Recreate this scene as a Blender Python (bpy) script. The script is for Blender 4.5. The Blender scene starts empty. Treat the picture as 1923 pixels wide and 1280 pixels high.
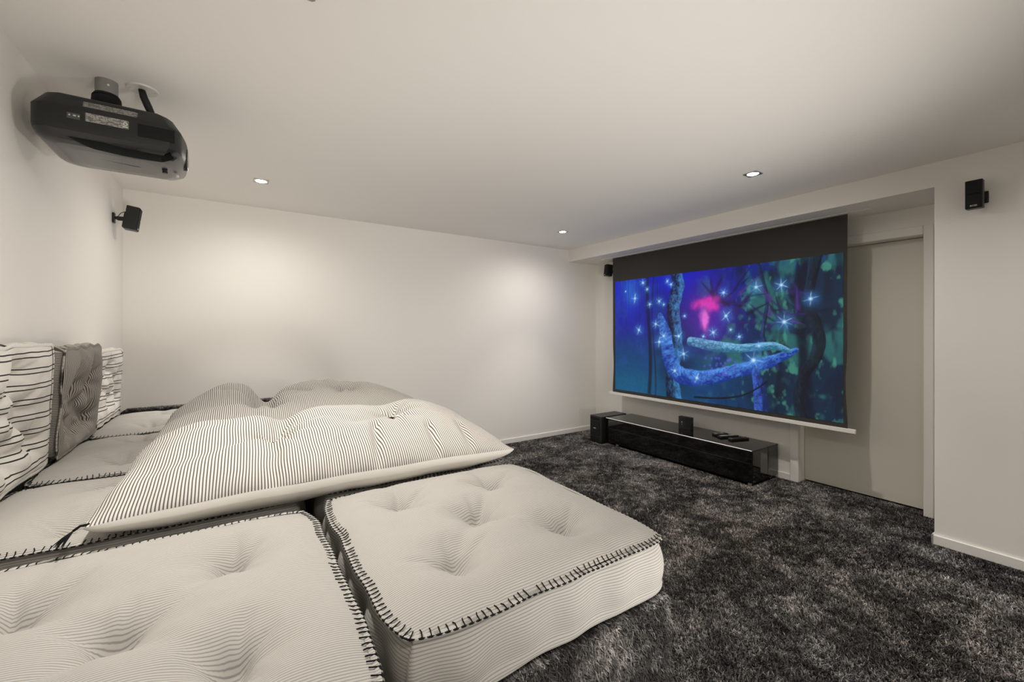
import bpy, bmesh, math, random
import numpy as np
from mathutils import Vector, Matrix, Euler
R = math.radians
rng = np.random.default_rng(7)
random.seed(7)
scn = bpy.context.scene
COL = scn.collection
H = 2.40            # ceiling height
LW = -4.37          # wall behind the bed
NW = -5.60          # wall behind the camera
RD = 0.489          # depth of the screen recess
SOF = 2.246         # underside of the soffit
PIL = -3.48         # edge of the right wall beside the recess

# ------------------------------------------------------------------ materials
def new_mat(name):
    m = bpy.data.materials.new(name); m.use_nodes = True
    nt = m.node_tree; nt.nodes.clear()
    out = nt.nodes.new('ShaderNodeOutputMaterial'); b = nt.nodes.new('ShaderNodeBsdfPrincipled')
    nt.links.new(b.outputs[0], out.inputs[0])
    return m, nt, b
def col4(c): return (c[0], c[1], c[2], 1.0)
def simple(name, c, rough=.5, metal=0., spec=.5, coat=0., noise=0., nscale=40., bump=0., bscale=200., sheen=0.):
    m, nt, b = new_mat(name)
    b.inputs['Base Color'].default_value = col4(c); b.inputs['Roughness'].default_value = rough
    b.inputs['Metallic'].default_value = metal; b.inputs['Specular IOR Level'].default_value = spec
    b.inputs['Coat Weight'].default_value = coat; b.inputs['Coat Roughness'].default_value = .03
    b.inputs['Sheen Weight'].default_value = sheen
    tc = nt.nodes.new('ShaderNodeTexCoord')
    if noise:
        n = nt.nodes.new('ShaderNodeTexNoise'); n.inputs['Scale'].default_value = nscale; n.inputs['Detail'].default_value = 4
        nt.links.new(tc.outputs['Object'], n.inputs['Vector'])
        r = nt.nodes.new('ShaderNodeMix'); r.data_type = 'RGBA'
        r.inputs['A'].default_value = col4([x*(1-noise) for x in c]); r.inputs['B'].default_value = col4([min(1, x*(1+noise)) for x in c])
        nt.links.new(n.outputs['Fac'], r.inputs['Factor']); nt.links.new(r.outputs['Result'], b.inputs['Base Color'])
    if bump:
        n2 = nt.nodes.new('ShaderNodeTexNoise'); n2.inputs['Scale'].default_value = bscale; n2.inputs['Detail'].default_value = 3
        nt.links.new(tc.outputs['Object'], n2.inputs['Vector'])
        bp = nt.nodes.new('ShaderNodeBump'); bp.inputs['Strength'].default_value = bump; bp.inputs['Distance'].default_value = .002
        nt.links.new(n2.outputs['Fac'], bp.inputs['Height']); nt.links.new(bp.outputs['Normal'], b.inputs['Normal'])
    return m
def emis(name, c, s):
    m, nt, b = new_mat(name)
    b.inputs['Base Color'].default_value = (0, 0, 0, 1); b.inputs['Emission Color'].default_value = col4(c); b.inputs['Emission Strength'].default_value = s
    return m
def math_node(nt, op, a=None, b=None, va=None, vb=None):
    n = nt.nodes.new('ShaderNodeMath'); n.operation = op
    if a is not None: nt.links.new(a, n.inputs[0])
    if b is not None: nt.links.new(b, n.inputs[1])
    if va is not None: n.inputs[0].default_value = va
    if vb is not None: n.inputs[1].default_value = vb
    return n.outputs[0]
def striped(name, base, dark, lines, period, soft=.0006, rough=.9, wob=.0, mottle=.05):
    """stripes across UV.x (metres): lines = list of (offset, width)"""
    m, nt, b = new_mat(name)
    b.inputs['Roughness'].default_value = rough; b.inputs['Specular IOR Level'].default_value = .15
    uv = nt.nodes.new('ShaderNodeUVMap'); uv.uv_map = 'stripe'
    sp = nt.nodes.new('ShaderNodeSeparateXYZ'); nt.links.new(uv.outputs[0], sp.inputs[0])
    x = sp.outputs[0]
    tc = nt.nodes.new('ShaderNodeTexCoord')
    if wob:
        nz = nt.nodes.new('ShaderNodeTexNoise'); nz.inputs['Scale'].default_value = 7; nz.inputs['Detail'].default_value = 1
        nt.links.new(tc.outputs['Object'], nz.inputs['Vector'])
        w = math_node(nt, 'MULTIPLY', nz.outputs['Fac'], vb=wob); x = math_node(nt, 'ADD', x, w)
    xs = math_node(nt, 'ADD', x, vb=20.0)
    fr = math_node(nt, 'MULTIPLY', math_node(nt, 'FRACT', math_node(nt, 'DIVIDE', xs, vb=period)), vb=period)
    tot = None
    for off, wd in lines:
        d = math_node(nt, 'ABSOLUTE', math_node(nt, 'SUBTRACT', fr, vb=off))
        mr = nt.nodes.new('ShaderNodeMapRange'); mr.interpolation_type = 'SMOOTHSTEP'
        nt.links.new(d, mr.inputs['Value'])
        mr.inputs['From Min'].default_value = wd/2-soft; mr.inputs['From Max'].default_value = wd/2+soft
        mr.inputs['To Min'].default_value = 1; mr.inputs['To Max'].default_value = 0
        tot = mr.outputs[0] if tot is None else math_node(nt, 'MAXIMUM', tot, mr.outputs[0])
    nb = nt.nodes.new('ShaderNodeTexNoise'); nb.inputs['Scale'].default_value = 120; nb.inputs['Detail'].default_value = 5
    nt.links.new(tc.outputs['Object'], nb.inputs['Vector'])
    mb = nt.nodes.new('ShaderNodeMix'); mb.data_type = 'RGBA'
    mb.inputs['A'].default_value = col4([c*(1-mottle) for c in base]); mb.inputs['B'].default_value = col4([min(1, c*(1+mottle)) for c in base])
    nt.links.new(nb.outputs['Fac'], mb.inputs['Factor'])
    mx = nt.nodes.new('ShaderNodeMix'); mx.data_type = 'RGBA'
    nt.links.new(tot, mx.inputs['Factor']); nt.links.new(mb.outputs['Result'], mx.inputs['A']); mx.inputs['B'].default_value = col4(dark)
    nt.links.new(mx.outputs['Result'], b.inputs['Base Color'])
    bp = nt.nodes.new('ShaderNodeBump'); bp.inputs['Strength'].default_value = .15; bp.inputs['Distance'].default_value = .001
    nt.links.new(nb.outputs['Fac'], bp.inputs['Height']); nt.links.new(bp.outputs['Normal'], b.inputs['Normal'])
    return m
def vcol(name, rough=.8, emission=False, spec=.2):
    m, nt, b = new_mat(name)
    a = nt.nodes.new('ShaderNodeAttribute'); a.attribute_name = 'tint'
    if emission:
        b.inputs['Base Color'].default_value = (.02, .02, .02, 1); b.inputs['Roughness'].default_value = .9
        nt.links.new(a.outputs['Color'], b.inputs['Emission Color']); b.inputs['Emission Strength'].default_value = .775
    else:
        nt.links.new(a.outputs['Color'], b.inputs['Base Color'])
    b.inputs['Roughness'].default_value = rough; b.inputs['Specular IOR Level'].default_value = spec
    return m

M = {}
M['wall'] = simple('warm_white_wall_paint', (.85, .828, .785), .75, spec=.25, bump=.05, bscale=250)
M['ceil'] = simple('ceiling_paint', (.89, .870, .835), .85, spec=.15, bump=.04, bscale=250)
M['trim'] = simple('white_trim_paint', (.84, .82, .785), .35, spec=.4)
M['door'] = simple('satin_door_paint', (.74, .715, .63), .45, spec=.4, bump=.03, bscale=90)
M['black'] = simple('black_plastic', (.012, .013, .012), .38, spec=.45, bump=.08, bscale=900)
M['black_soft'] = simple('matte_black', (.008, .009, .008), .7, spec=.3)
M['charcoal'] = simple('projector_shell', (.014, .016, .015), .45, spec=.4, bump=.10, bscale=1200)
M['gloss_shell'] = simple('glossy_dark_shell', (.014, .015, .0145), .25, spec=.55, coat=.15)
M['gloss'] = simple('black_lacquer', (.004, .004, .004), .06, spec=.5, coat=.5)
M['glass'] = simple('black_glass_top', (.006, .006, .006), .03, spec=.5)
M['edge'] = simple('edge_glint_white', (.85, .84, .81), .3)  # white base colour paints in the reflection along the cabinet's glass edge
M['metal'] = simple('brushed_aluminium', (.55, .54, .51), .35, metal=.8)
M['frame'] = simple('satin_nickel', (.50, .48, .45), .30, metal=.85)
M['clear'] = simple('frosted_foot', (.45, .45, .43), .2)
M['silver'] = simple('silver_print', (.75, .75, .74), .35, metal=.2)
M['sticker'] = simple('grey_sticker', (.15, .145, .135), .5, noise=.25, nscale=300)
M['sticker_light'] = simple('light_print', (.55, .53, .49), .5)
M['sheath'] = simple('braided_cable_sheath', (.010, .010, .010), .6, bump=.5, bscale=700)
M['plate'] = simple('white_plate', (.70, .68, .63), .4)
M['lamp'] = emis('halogen_lamp', (1.0, .95, .86), 40)
M['fabric_black'] = simple('black_screen_cloth', (.050, .048, .044), .8, spec=.2, bump=.05, bscale=800)
M['bar'] = simple('white_bar', (.80, .77, .73), .35)
M['thread'] = simple('black_thread', (.012, .012, .013), .9, spec=.1)
M['white_cloth'] = simple('white_cotton', (.68, .655, .61), .6, spec=.25, bump=.12, bscale=500, noise=.03, nscale=8)
M['ticking'] = striped('fine_grey_ticking', (.47, .453, .424), (.28, .268, .246), [(.003, .0018)], .0056, soft=.0005)
M['ticking_grey'] = striped('dark_grey_ticking', (.43, .405, .37), (.075, .07, .06), [(.0030, .0030)], .0066, soft=.0006)
M['pillow'] = striped('bold_pillow_stripe', (.68, .655, .615), (.115, .108, .10), [(.004, .0031)], .0078, soft=.0005)
M['bold'] = striped('double_line_stripe', (.72, .695, .65), (.022, .021, .019), [(.010, .0042), (.027, .0042)], .056, soft=.0006, wob=.012)
M['pile'] = vcol('shag_pile', .75, spec=.25)
M['picture'] = vcol('projected_picture', emission=True)
M['underlay'] = simple('carpet_base', (.020, .018, .016), .95, spec=.1, noise=.5, nscale=60)

# ------------------------------------------------------------------ object helpers
def link(o, parent=None):
    COL.objects.link(o)
    if parent is not None: o.parent = parent
    return o
def tag(o, label=None, cat=None, group=None, kind=None):
    if label: o['label'] = label
    if cat: o['category'] = cat
    if group: o['group'] = group
    if kind: o['kind'] = kind
    return o
def thing(name, label, cat, loc=(0, 0, 0), rot=(0, 0, 0), group=None):
    o = bpy.data.objects.new(name, None); o.empty_display_size = .05
    o.location = loc; o.rotation_euler = rot
    link(o); return tag(o, label, cat, group)
def obj(name, bm, mat, parent=None, smooth=False, world=False):
    me = bpy.data.meshes.new(name); bm.normal_update(); bm.to_mesh(me); bm.free()
    for m in (mat if isinstance(mat, (list, tuple)) else [mat]): me.materials.append(m)
    if smooth:
        for p in me.polygons: p.use_smooth = True
    o = bpy.data.objects.new(name, me); link(o, parent)
    if world and parent is not None: o.matrix_parent_inverse = parent.matrix_basis.inverted()
    return o
def struct(name, bm, mat, **k):
    o = obj(name, bm, mat, **k); o['kind'] = 'structure'; return o
def box(bm, x0, x1, y0, y1, z0, z1, bev=0., seg=2, rot=None, at=None):
    x0, x1 = min(x0, x1), max(x0, x1); y0, y1 = min(y0, y1), max(y0, y1); z0, z1 = min(z0, z1), max(z0, z1)
    t = bmesh.new(); bmesh.ops.create_cube(t, size=1)
    bmesh.ops.scale(t, vec=(x1-x0, y1-y0, z1-z0), verts=t.verts)
    if bev: bmesh.ops.bevel(t, geom=t.edges[:], offset=bev, segments=seg, profile=.5, affect='EDGES')
    mat = Matrix.Translation(((x0+x1)/2, (y0+y1)/2, (z0+z1)/2))
    if rot is not None: mat = mat @ rot
    bmesh.ops.transform(t, matrix=mat, verts=t.verts)
    return join(bm, t)
def join(bm, t):
    me = bpy.data.meshes.new('tmp'); t.to_mesh(me); t.free(); bm.from_mesh(me); bpy.data.meshes.remove(me); return bm
def cyl(bm, p, q, r, r2=None, seg=24, bev=0.):
    p, q = Vector(p), Vector(q); d = q-p
    t = bmesh.new(); bmesh.ops.create_cone(t, cap_ends=True, segments=seg, radius1=r, radius2=r if r2 is None else r2, depth=d.length)
    if bev: bmesh.ops.bevel(t, geom=[e for e in t.edges if len(e.link_faces) == 2 and e.calc_face_angle() > .8], offset=bev, segments=2, affect='EDGES')
    m = Matrix.Translation((p+q)/2) @ d.to_track_quat('Z', 'Y').to_matrix().to_4x4()
    bmesh.ops.transform(t, matrix=m, verts=t.verts); return join(bm, t)
def tube(bm, pts, r, seg=8, taper=None):
    pts = [Vector(p) for p in pts]; rings = []
    for i, p in enumerate(pts):
        d = (pts[min(i+1, len(pts)-1)]-pts[max(i-1, 0)]).normalized()
        a = d.orthogonal().normalized() if i == 0 else (a - d*a.dot(d)).normalized()
        b = d.cross(a); rr = r if taper is None else r*taper[i]
        rings.append([bm.verts.new(p+(a*math.cos(2*math.pi*k/seg)+b*math.sin(2*math.pi*k/seg))*rr) for k in range(seg)])
    for i in range(len(rings)-1):
        for k in range(seg): bm.faces.new((rings[i][k], rings[i][(k+1) % seg], rings[i+1][(k+1) % seg], rings[i+1][k]))
    bm.faces.new(rings[0][::-1]); bm.faces.new(rings[-1]); return bm
def ring_loft(bm, rings, cap0=True, cap1=True):
    vs = [[bm.verts.new(p) for p in r] for r in rings]; n = len(vs[0])
    for i in range(len(vs)-1):
        for k in range(n): bm.faces.new((vs[i][k], vs[i][(k+1) % n], vs[i+1][(k+1) % n], vs[i+1][k]))
    if cap0: bm.faces.new(vs[0][::-1])
    if cap1: bm.faces.new(vs[-1])
    return bm
def text_part(name, body, size, mat, parent, matrix, depth=.0004):
    c = bpy.data.curves.new(name, 'FONT'); c.body = body; c.size = size; c.extrude = depth; c.align_x = 'CENTER'; c.align_y = 'CENTER'
    t = bpy.data.objects.new('tmp', c); COL.objects.link(t); bpy.context.view_layer.update()
    me = bpy.data.meshes.new_from_object(t.evaluated_get(bpy.context.evaluated_depsgraph_get())); bpy.data.objects.remove(t); bpy.data.curves.remove(c)
    me.materials.clear(); me.materials.append(mat); o = bpy.data.objects.new(name, me); link(o, parent)
    o.matrix_local = matrix
    return o
def basis(x, y, at):   # matrix whose local X is x and local Y is y
    x = Vector(x).normalized(); y = Vector(y).normalized(); z = x.cross(y)
    m = Matrix((x, y, z)).transposed().to_4x4(); m.translation = Vector(at); return m
def np_mesh(name, verts, faces_idx, loops_per_face, mat, parent=None, smooth=False, tint=None, uv=None):
    me = bpy.data.meshes.new(name)
    nv, nf = len(verts), len(loops_per_face)
    me.vertices.add(nv); me.vertices.foreach_set('co', np.asarray(verts, np.float32).ravel())
    me.loops.add(len(faces_idx)); me.loops.foreach_set('vertex_index', np.asarray(faces_idx, np.int32))
    st = np.concatenate([[0], np.cumsum(loops_per_face)[:-1]]).astype(np.int32)
    me.polygons.add(nf); me.polygons.foreach_set('loop_start', st)
    if smooth: me.polygons.foreach_set('use_smooth', np.ones(nf, bool))
    if tint is not None:
        a = me.color_attributes.new('tint', 'FLOAT_COLOR', 'POINT'); a.data.foreach_set('color', np.asarray(tint, np.float32).ravel())
    if uv is not None:
        l = me.uv_layers.new(name='stripe'); l.data.foreach_set('uv', np.asarray(uv, np.float32)[np.asarray(faces_idx)].ravel())
    me.update(calc_edges=True); me.validate()
    for m in (mat if isinstance(mat, (list, tuple)) else [mat]): me.materials.append(m)
    o = bpy.data.objects.new(name, me); link(o, parent); return o
def vnoise(x, y, seed=0):
    """smooth value noise, numpy"""
    xi = np.floor(x).astype(np.int64); yi = np.floor(y).astype(np.int64); fx = x-xi; fy = y-yi
    fx = fx*fx*(3-2*fx); fy = fy*fy*(3-2*fy)
    def h(a, b):
        n = (a*374761393 + b*668265263 + seed*974634777) & 0x7fffffff
        n = ((n ^ (n >> 13))*1274126177) & 0x7fffffff
        return ((n ^ (n >> 16)) & 0xffff)/65535.0
    return (h(xi, yi)*(1-fx)+h(xi+1, yi)*fx)*(1-fy)+(h(xi, yi+1)*(1-fx)+h(xi+1, yi+1)*fx)*fy
def fbm(x, y, seed=0, o=4):
    s = 0; a = .5; t = 0
    for i in range(o): s = s+a*vnoise(x*2**i, y*2**i, seed+i*17); t += a; a *= .5
    return s/t

# ------------------------------------------------------------------ the room
T = .12
bm = bmesh.new(); box(bm, LW-T, 1.0, NW-T, T, -.15, 0); struct('floor', bm, M['underlay'])
bm = bmesh.new(); box(bm, LW-T, 1.0, NW-T, T, H, H+.15); struct('ceiling', bm, M['ceil'])
bm = bmesh.new(); box(bm, LW-T, 1.0, 0, T, 0, H); struct('wall_far', bm, M['wall'])
bm = bmesh.new(); box(bm, LW-T, LW, NW, 0, 0, H); struct('wall_left', bm, M['wall'])
bm = bmesh.new(); box(bm, LW-T, 1.0, NW-T, NW, 0, H); struct('wall_near', bm, M['wall'])
bm = bmesh.new(); box(bm, 0, .9, NW, PIL, 0, H); struct('wall_right', bm, M['wall'])
# recess back wall with the doorway cut through it
DY0, DY1, DZ = -3.323, -2.51, 2.039
bm = bmesh.new()
box(bm, RD, .80, DY1+.004, 0, 0, SOF); box(bm, RD, .80, PIL, DY0-.004, 0, SOF); box(bm, RD, .80, DY0-.004, DY1+.004, DZ+.004, SOF)
struct('wall_recess', bm, M['wall'])
# soffit: fascia and underside with the slot for the screen
bm = bmesh.new()
box(bm, 0, .235, PIL, 0, SOF, H); box(bm, .325, .9, PIL, 0, SOF, H)
box(bm, .235, .325, -.44, 0, SOF, H); box(bm, .235, .325, PIL, -3.0, SOF, H); box(bm, .235, .325, -3.0, -.44, SOF+.08, H)
struct('trim_1', bm, M['wall'])
# door
bm = bmesh.new(); box(bm, .60, .64, DY0+.002, DY1-.002, .012, DZ-.004, bev=.002); struct('door_1', bm, M['door'])
# casing around the door (outer face rounded) and the jamb lining
bm = bmesh.new()
for y0, y1, z0, z1 in ((DY1, DY1+.066, 0, DZ+.066), (DY0-.054, DY0, 0, DZ+.066), (DY0+.0005, DY1-.0005, DZ, DZ+.066)):
    box(bm, RD-.016, RD, y0, y1, z0, z1, bev=.006, seg=3)
for y0, y1, z0, z1 in ((DY1, DY1+.004, 0, DZ), (DY0-.004, DY0, 0, DZ), (DY0, DY1, DZ, DZ+.004)):
    box(bm, RD, .70, y0, y1, z0, z1)
struct('trim_2', bm, M['wall'])
BB = .058
bm = bmesh.new(); box(bm, LW, RD, -.012, 0, 0, BB, bev=.002); struct('baseboard_far', bm, M['trim'])
bm = bmesh.new(); box(bm, -.014, 0, NW, PIL+.012, 0, BB, bev=.002); box(bm, -.014, .40, PIL, PIL+.012, 0, BB, bev=.002); struct('baseboard_right', bm, M['trim'])
bm = bmesh.new(); box(bm, RD-.012, RD, DY1+.067, -.012, 0, BB, bev=.002); struct('baseboard_recess', bm, M['trim'])

# ------------------------------------------------------------------ carpet pile
def pile_tint(a, b, n, seed):
    f = fbm(a*5.5, b*5.5, seed, 6); g = fbm(a*24, b*24, seed+50, 3)
    p = np.clip((f-.38)/.30, 0, 1)**1.5*.6+np.clip((g-.42)/.36, 0, 1)**1.3*.55
    v = .050+p*.26
    r = rng.random(n)
    v = v*(.35+1.3*vnoise(a*95, b*95, seed+7)**1.4)*1.25
    v = v*(.25+1.3*r)+np.where(rng.random(n) < .16*(.3+p), .34, 0)*rng.random(n)
    warm = fbm(a*1.1+9, b*1.1, seed+90, 2)
    c = np.stack([v*(1.05+.10*(warm-.5)), v*.985, v*(.95-.10*(warm-.5)), np.ones(n)], 1)
    return c
def blades(root, up, side, lean, length, width, tint, name, mat, parent=None):
    """tapered blades: root (n,3), growth direction, leaning direction"""
    n = len(root)
    ax = np.cross(up, lean); ax /= (np.linalg.norm(ax, axis=1, keepdims=True)+1e-9)
    ax = ax*np.cos(side)[:, None]+np.cross(up, ax)*np.sin(side)[:, None]
    w = (width/2)[:, None]; L = length[:, None]
    mid = root+up*L*.6+lean*L*.25; tip = root+up*L*.85+lean*L*.85
    V = np.stack([root-ax*w, root+ax*w, mid+ax*w*.9, mid-ax*w*.9, tip], 1).reshape(-1, 3)
    base = (np.arange(n)*5)[:, None]
    F = np.concatenate([base+np.array([0, 1, 2, 3]), base+np.array([3, 2, 4])], 1).ravel()
    lp = np.tile([4, 3], n)
    return np_mesh(name, V, F, lp, mat, parent, smooth=False, tint=np.repeat(tint, 5, axis=0))
def scatter(x0, x1, y0, y1, dens):
    n = int((x1-x0)*(y1-y0)*dens); return rng.uniform(x0, x1, n), rng.uniform(y0, y1, n)
xs, ys = scatter(-2.72, .62, -4.35, 0, 52000)
keep = ~((xs > -.034) & (ys < PIL+.034)) & ~((xs > RD-.015) & ((ys > DY1-.006) | (ys < DY0+.006))) & (xs < .596) & (ys < -.014)
keep &= ~((xs > .03) & (xs < .46) & (ys > -2.34) & (ys < -.66))
keep &= ~((xs > -.064) & (xs < .41) & (ys > -.655) & (ys < -.418))
xs, ys = xs[keep], ys[keep]; n = len(xs)
ang = fbm(xs*2.0, ys*2.0, 3, 3)*7+rng.normal(0, 1.8, n)
lean = np.stack([np.cos(ang), np.sin(ang), np.zeros(n)], 1)*rng.uniform(.3, 1.1, n)[:, None]
edge = np.minimum.reduce([np.abs(xs-0)+np.where(ys < PIL+.04, 0, 9), np.abs(ys)+0*xs, np.abs(xs-RD)+np.where((ys > DY1) | (ys < DY0), 0, 9), np.abs(xs-.6)])
length = rng.uniform(.009, .018, n)*np.clip(.45+edge*12, .45, 1)
up = np.tile([0, 0, 1.], (n, 1))
pile = blades(np.stack([xs, ys, np.zeros(n)], 1), up, rng.uniform(-.6, .6, n), lean*np.clip(edge*25, 0, 1)[:, None], length, rng.uniform(.0026, .0050, n), pile_tint(xs, ys, n, 11), 'carpet_pile', M['pile'])
tag(pile, 'dark charcoal shaggy carpet pile covering the whole floor', 'carpet', kind='stuff')

# ------------------------------------------------------------------ bed platform (carpeted)
PX, PY, PZ = -2.768, -3.556, .672
plat = thing('bed_platform', 'tall platform covered in dark shaggy carpet under the grey cushions', 'platform', (LW, PY, 0))
bm = bmesh.new(); box(bm, LW+.004, PX, PY, -.13, .004, PZ, bev=.012); box(bm, LW+.004, -3.56, -3.80, PY+.02, .004, PZ-.002, bev=.01)
obj('base', bm, M['underlay'], plat, world=True)
bm = bmesh.new(); box(bm, LW+.004, PX, -.13, -.002, .004, .752, bev=.012); obj('end_ledge', bm, M['underlay'], plat, world=True)
# pile on the near face, its corner, the top border and the ledge
def face_pile(name, pts, nrm, droop, dens_w, seed, lmin=.018, lmax=.032):
    n = len(pts); up = np.tile(nrm, (n, 1)).astype(float)
    ang = rng.uniform(0, 2*np.pi, n)
    t1 = np.cross(nrm, [0, 0, 1.]) if abs(nrm[2]) < .9 else np.array([1., 0, 0]); t2 = np.cross(nrm, t1)
    ln = (t1[None]*np.cos(ang)[:, None]+t2[None]*np.sin(ang)[:, None])*rng.uniform(.3, .9, n)[:, None]+np.array(droop)[None]
    a = pts[:, 0]+pts[:, 1]; b = pts[:, 2]+pts[:, 1]*.7
    o = blades(pts, up, rng.uniform(-.6, .6, n), ln, rng.uniform(lmin, lmax, n), rng.uniform(.0022, .004, n), pile_tint(a, b, n, seed), name, M['pile'], plat)
    o.matrix_parent_inverse = plat.matrix_basis.inverted(); o['kind'] = 'stuff'; return o
k = 52000
P1 = np.stack([rng.uniform(-3.56, PX, k), np.full(k, PY), rng.uniform(.25, PZ-.005, k)], 1)
face_pile('pile', P1, (0, -1., 0), (0, -.05, -.35), 1, 21, .010, .022)
k = 42000
P2 = np.stack([np.full(k, PX), rng.uniform(PY, -.02, k), rng.uniform(.01, PZ-.006, k)], 1)
face_pile('pile', P2, (1., 0, 0), (.0, -.0, -.45), 1, 22, .008, .014)
k = 14000
P3 = np.stack([rng.uniform(LW+.03, PX-.02, k), rng.uniform(-.128, -.022, k), np.full(k, .752)], 1)
face_pile('pile', P3, (0, 0, 1.), (0, 0, 0), 1, 23, .010, .019)
k = 5000
P4 = np.stack([rng.uniform(-3.50, PX-.004, k), rng.uniform(PY+.001, PY+.010, k), rng.uniform(PZ-.012, PZ-.002, k)], 1)
face_pile('pile', P4, (0, -.9, .1), (0, -.1, -.5), 1, 24, .012, .022)

# ------------------------------------------------------------------ seat cushions and back cushions
def cushion_parts(name, label, cat, group, sx, sy, th, puff, tufts, seed, mat, loc, rot=(0, 0, 0), stripe_axis='y',
                  dimple=.03, lump=.006, crease=.016, lip=.009, round_c=.03, stitch=True, links=(), bulge=.014, side_band=True, offs=0., mid=0., scallop=.004, plain=True, side_x=False, fold_axis='y', sag=0.):
    """tufted mattress cushion: local z=0 bottom, z=th seam height, top panel puffs above it"""
    root = thing(name, label, cat, loc, rot, group)
    N = 110
    u = np.sin(np.linspace(-1, 1, N)*np.pi/2*.999)*.35+np.linspace(-1, 1, N)*.65
    U, Vv = np.meshgrid(u, u, indexing='ij')
    def outline(U, V):
        x = sx/2*U*(1-round_c*np.abs(V)**8); y = sy/2*V*(1-round_c*np.abs(U)**8)
        e = np.maximum(np.abs(U), np.abs(V))**6
        x = x+.010*e*(vnoise(U*4+3+seed, V*4, seed)-.5); y = y+.010*e*(vnoise(U*4, V*4+7+seed, seed+5)-.5)
        return x, y
    def height(U, V):
        x = sx/2*U; y = sy/2*V
        f = (np.clip(1-np.abs(U)**5, 0, 1)*np.clip(1-np.abs(V)**5, 0, 1))**.9
        z = puff*f
        z = z+lump*(fbm(x*9+seed, y*9, seed, 3)-.5)*2*f+mid*f*(1-U*U)*(1-V*V)
        for (tx, ty) in tufts:
            dx, dy = x-tx, y-ty; r = np.hypot(dx, dy); th_ = np.arctan2(dy, dx)
            z = z-f*dimple*np.exp(-r/.045)*.8-f*dimple*.65*np.exp(-(r/.085)**2)
            z = z+f*crease*.35*np.cos(th_*6+seed)*np.exp(-r/.07)*np.clip(r/.03, 0, 1)
        for i_, (tx, ty) in enumerate(tufts):
            for (ox, oy, dp) in ((-.10, .06, .014), (.095, .065, .015), (.004, .115, .013), (.03, -.09, .006)):
                ox2, oy2 = (ox, oy) if fold_axis == 'y' else (-oy, ox)
                jx, jy = ox2+.03*math.sin(seed*3+i_*2+ox*50), oy2+.02*math.cos(seed*2+i_*5+oy*40)
                L2 = jx*jx+jy*jy; t = np.clip(((x-tx)*jx+(y-ty)*jy)/L2, 0, 1)
                d = np.hypot(x-tx-t*jx, y-ty-t*jy); z = z-f*dp*np.exp(-(d/.011)**2)*(1-t)**.7*np.clip(t*6, 0, 1)
        for (ax, ay, bx, by) in links:
            L2 = (bx-ax)**2+(by-ay)**2; t = np.clip(((x-ax)*(bx-ax)+(y-ay)*(by-ay))/L2, 0, 1)
            d = np.hypot(x-ax-t*(bx-ax), y-ay-t*(by-ay)); z = z-f*crease*np.exp(-(d/.022)**2)*(.35+.65*np.abs(2*t-1))
        lim = -.030; z = np.where(z < lim, lim+.012*np.tanh((z-lim)/.012), z)
        return z+th
    X, Y = outline(U, Vv); Z = height(U, Vv)
    sv = (Y if stripe_axis == 'y' else X)
    V = [np.stack([X, Y, Z], -1).reshape(-1, 3)]; UV = [np.stack([sv.ravel()+offs, X.ravel()], 1)]
    idx = np.arange(N*N).reshape(N, N)
    F = [np.stack([idx[:-1, :-1], idx[1:, :-1], idx[1:, 1:], idx[:-1, 1:]], -1).reshape(-1, 4)]
    # the edge loop, counter-clockwise
    per = 4*(N-1)
    def loop_uv(m):
        s = np.linspace(0, 4, m, endpoint=False); k = s.astype(int); t = (s-k)*2-1
        U = np.select([k == 0, k == 1, k == 2, k == 3], [t, np.ones_like(t), -t, -np.ones_like(t)])
        Vq = np.select([k == 0, k == 1, k == 2, k == 3], [-np.ones_like(t), t, np.ones_like(t), -t])
        return U, Vq
    m = 880
    LU, LV = loop_uv(m); lx, ly = outline(LU, LV); lz = height(LU, LV)
    P = np.stack([lx, ly], 1); tg = np.roll(P, -1, 0)-np.roll(P, 1, 0); tg /= np.linalg.norm(tg, axis=1, keepdims=True)
    nr = np.stack([tg[:, 1], -tg[:, 0]], 1)
    arc = np.concatenate([[0], np.cumsum(np.linalg.norm(np.diff(P, axis=0), axis=1))]); tot = arc[-1]+np.linalg.norm(P[0]-P[-1])
    nst = int(round(tot/.0145)); pitch = tot/nst
    scal = np.abs(np.sin(np.pi*arc/pitch))
    wav = .006*(vnoise(arc*9, arc*0+seed, seed+2)-.5)
    # lip flange: three rows
    rows = []
    for (o, dz) in ((0, 0), (lip*.6+scal*scallop, .0015), (lip+scal*scallop, -.001), (lip*.5, -.006), (-.006, -.007)):
        rows.append(np.stack([P[:, 0]+nr[:, 0]*o, P[:, 1]+nr[:, 1]*o, lz+dz+wav], 1))
    base = sum(len(a) for a in V); R_ = len(rows)
    V.append(np.concatenate(rows)); UV.append(np.concatenate([np.stack([(P[:, 1] if stripe_axis == 'y' else P[:, 0])+offs, P[:, 0]], 1)]*R_))
    a = np.arange(m); b = (a+1) % m
    for r in range(R_-1): F.append(np.stack([base+r*m+a, base+(r+1)*m+a, base+(r+1)*m+b, base+r*m+b], 1))
    # side band
    Q = 14; base = sum(len(x) for x in V); rr = []; ruv = []
    pl = .008*np.sin(arc*2*np.pi/.13+seed)+.016*(vnoise(arc*14, arc*0+3, seed)-.5)
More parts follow.
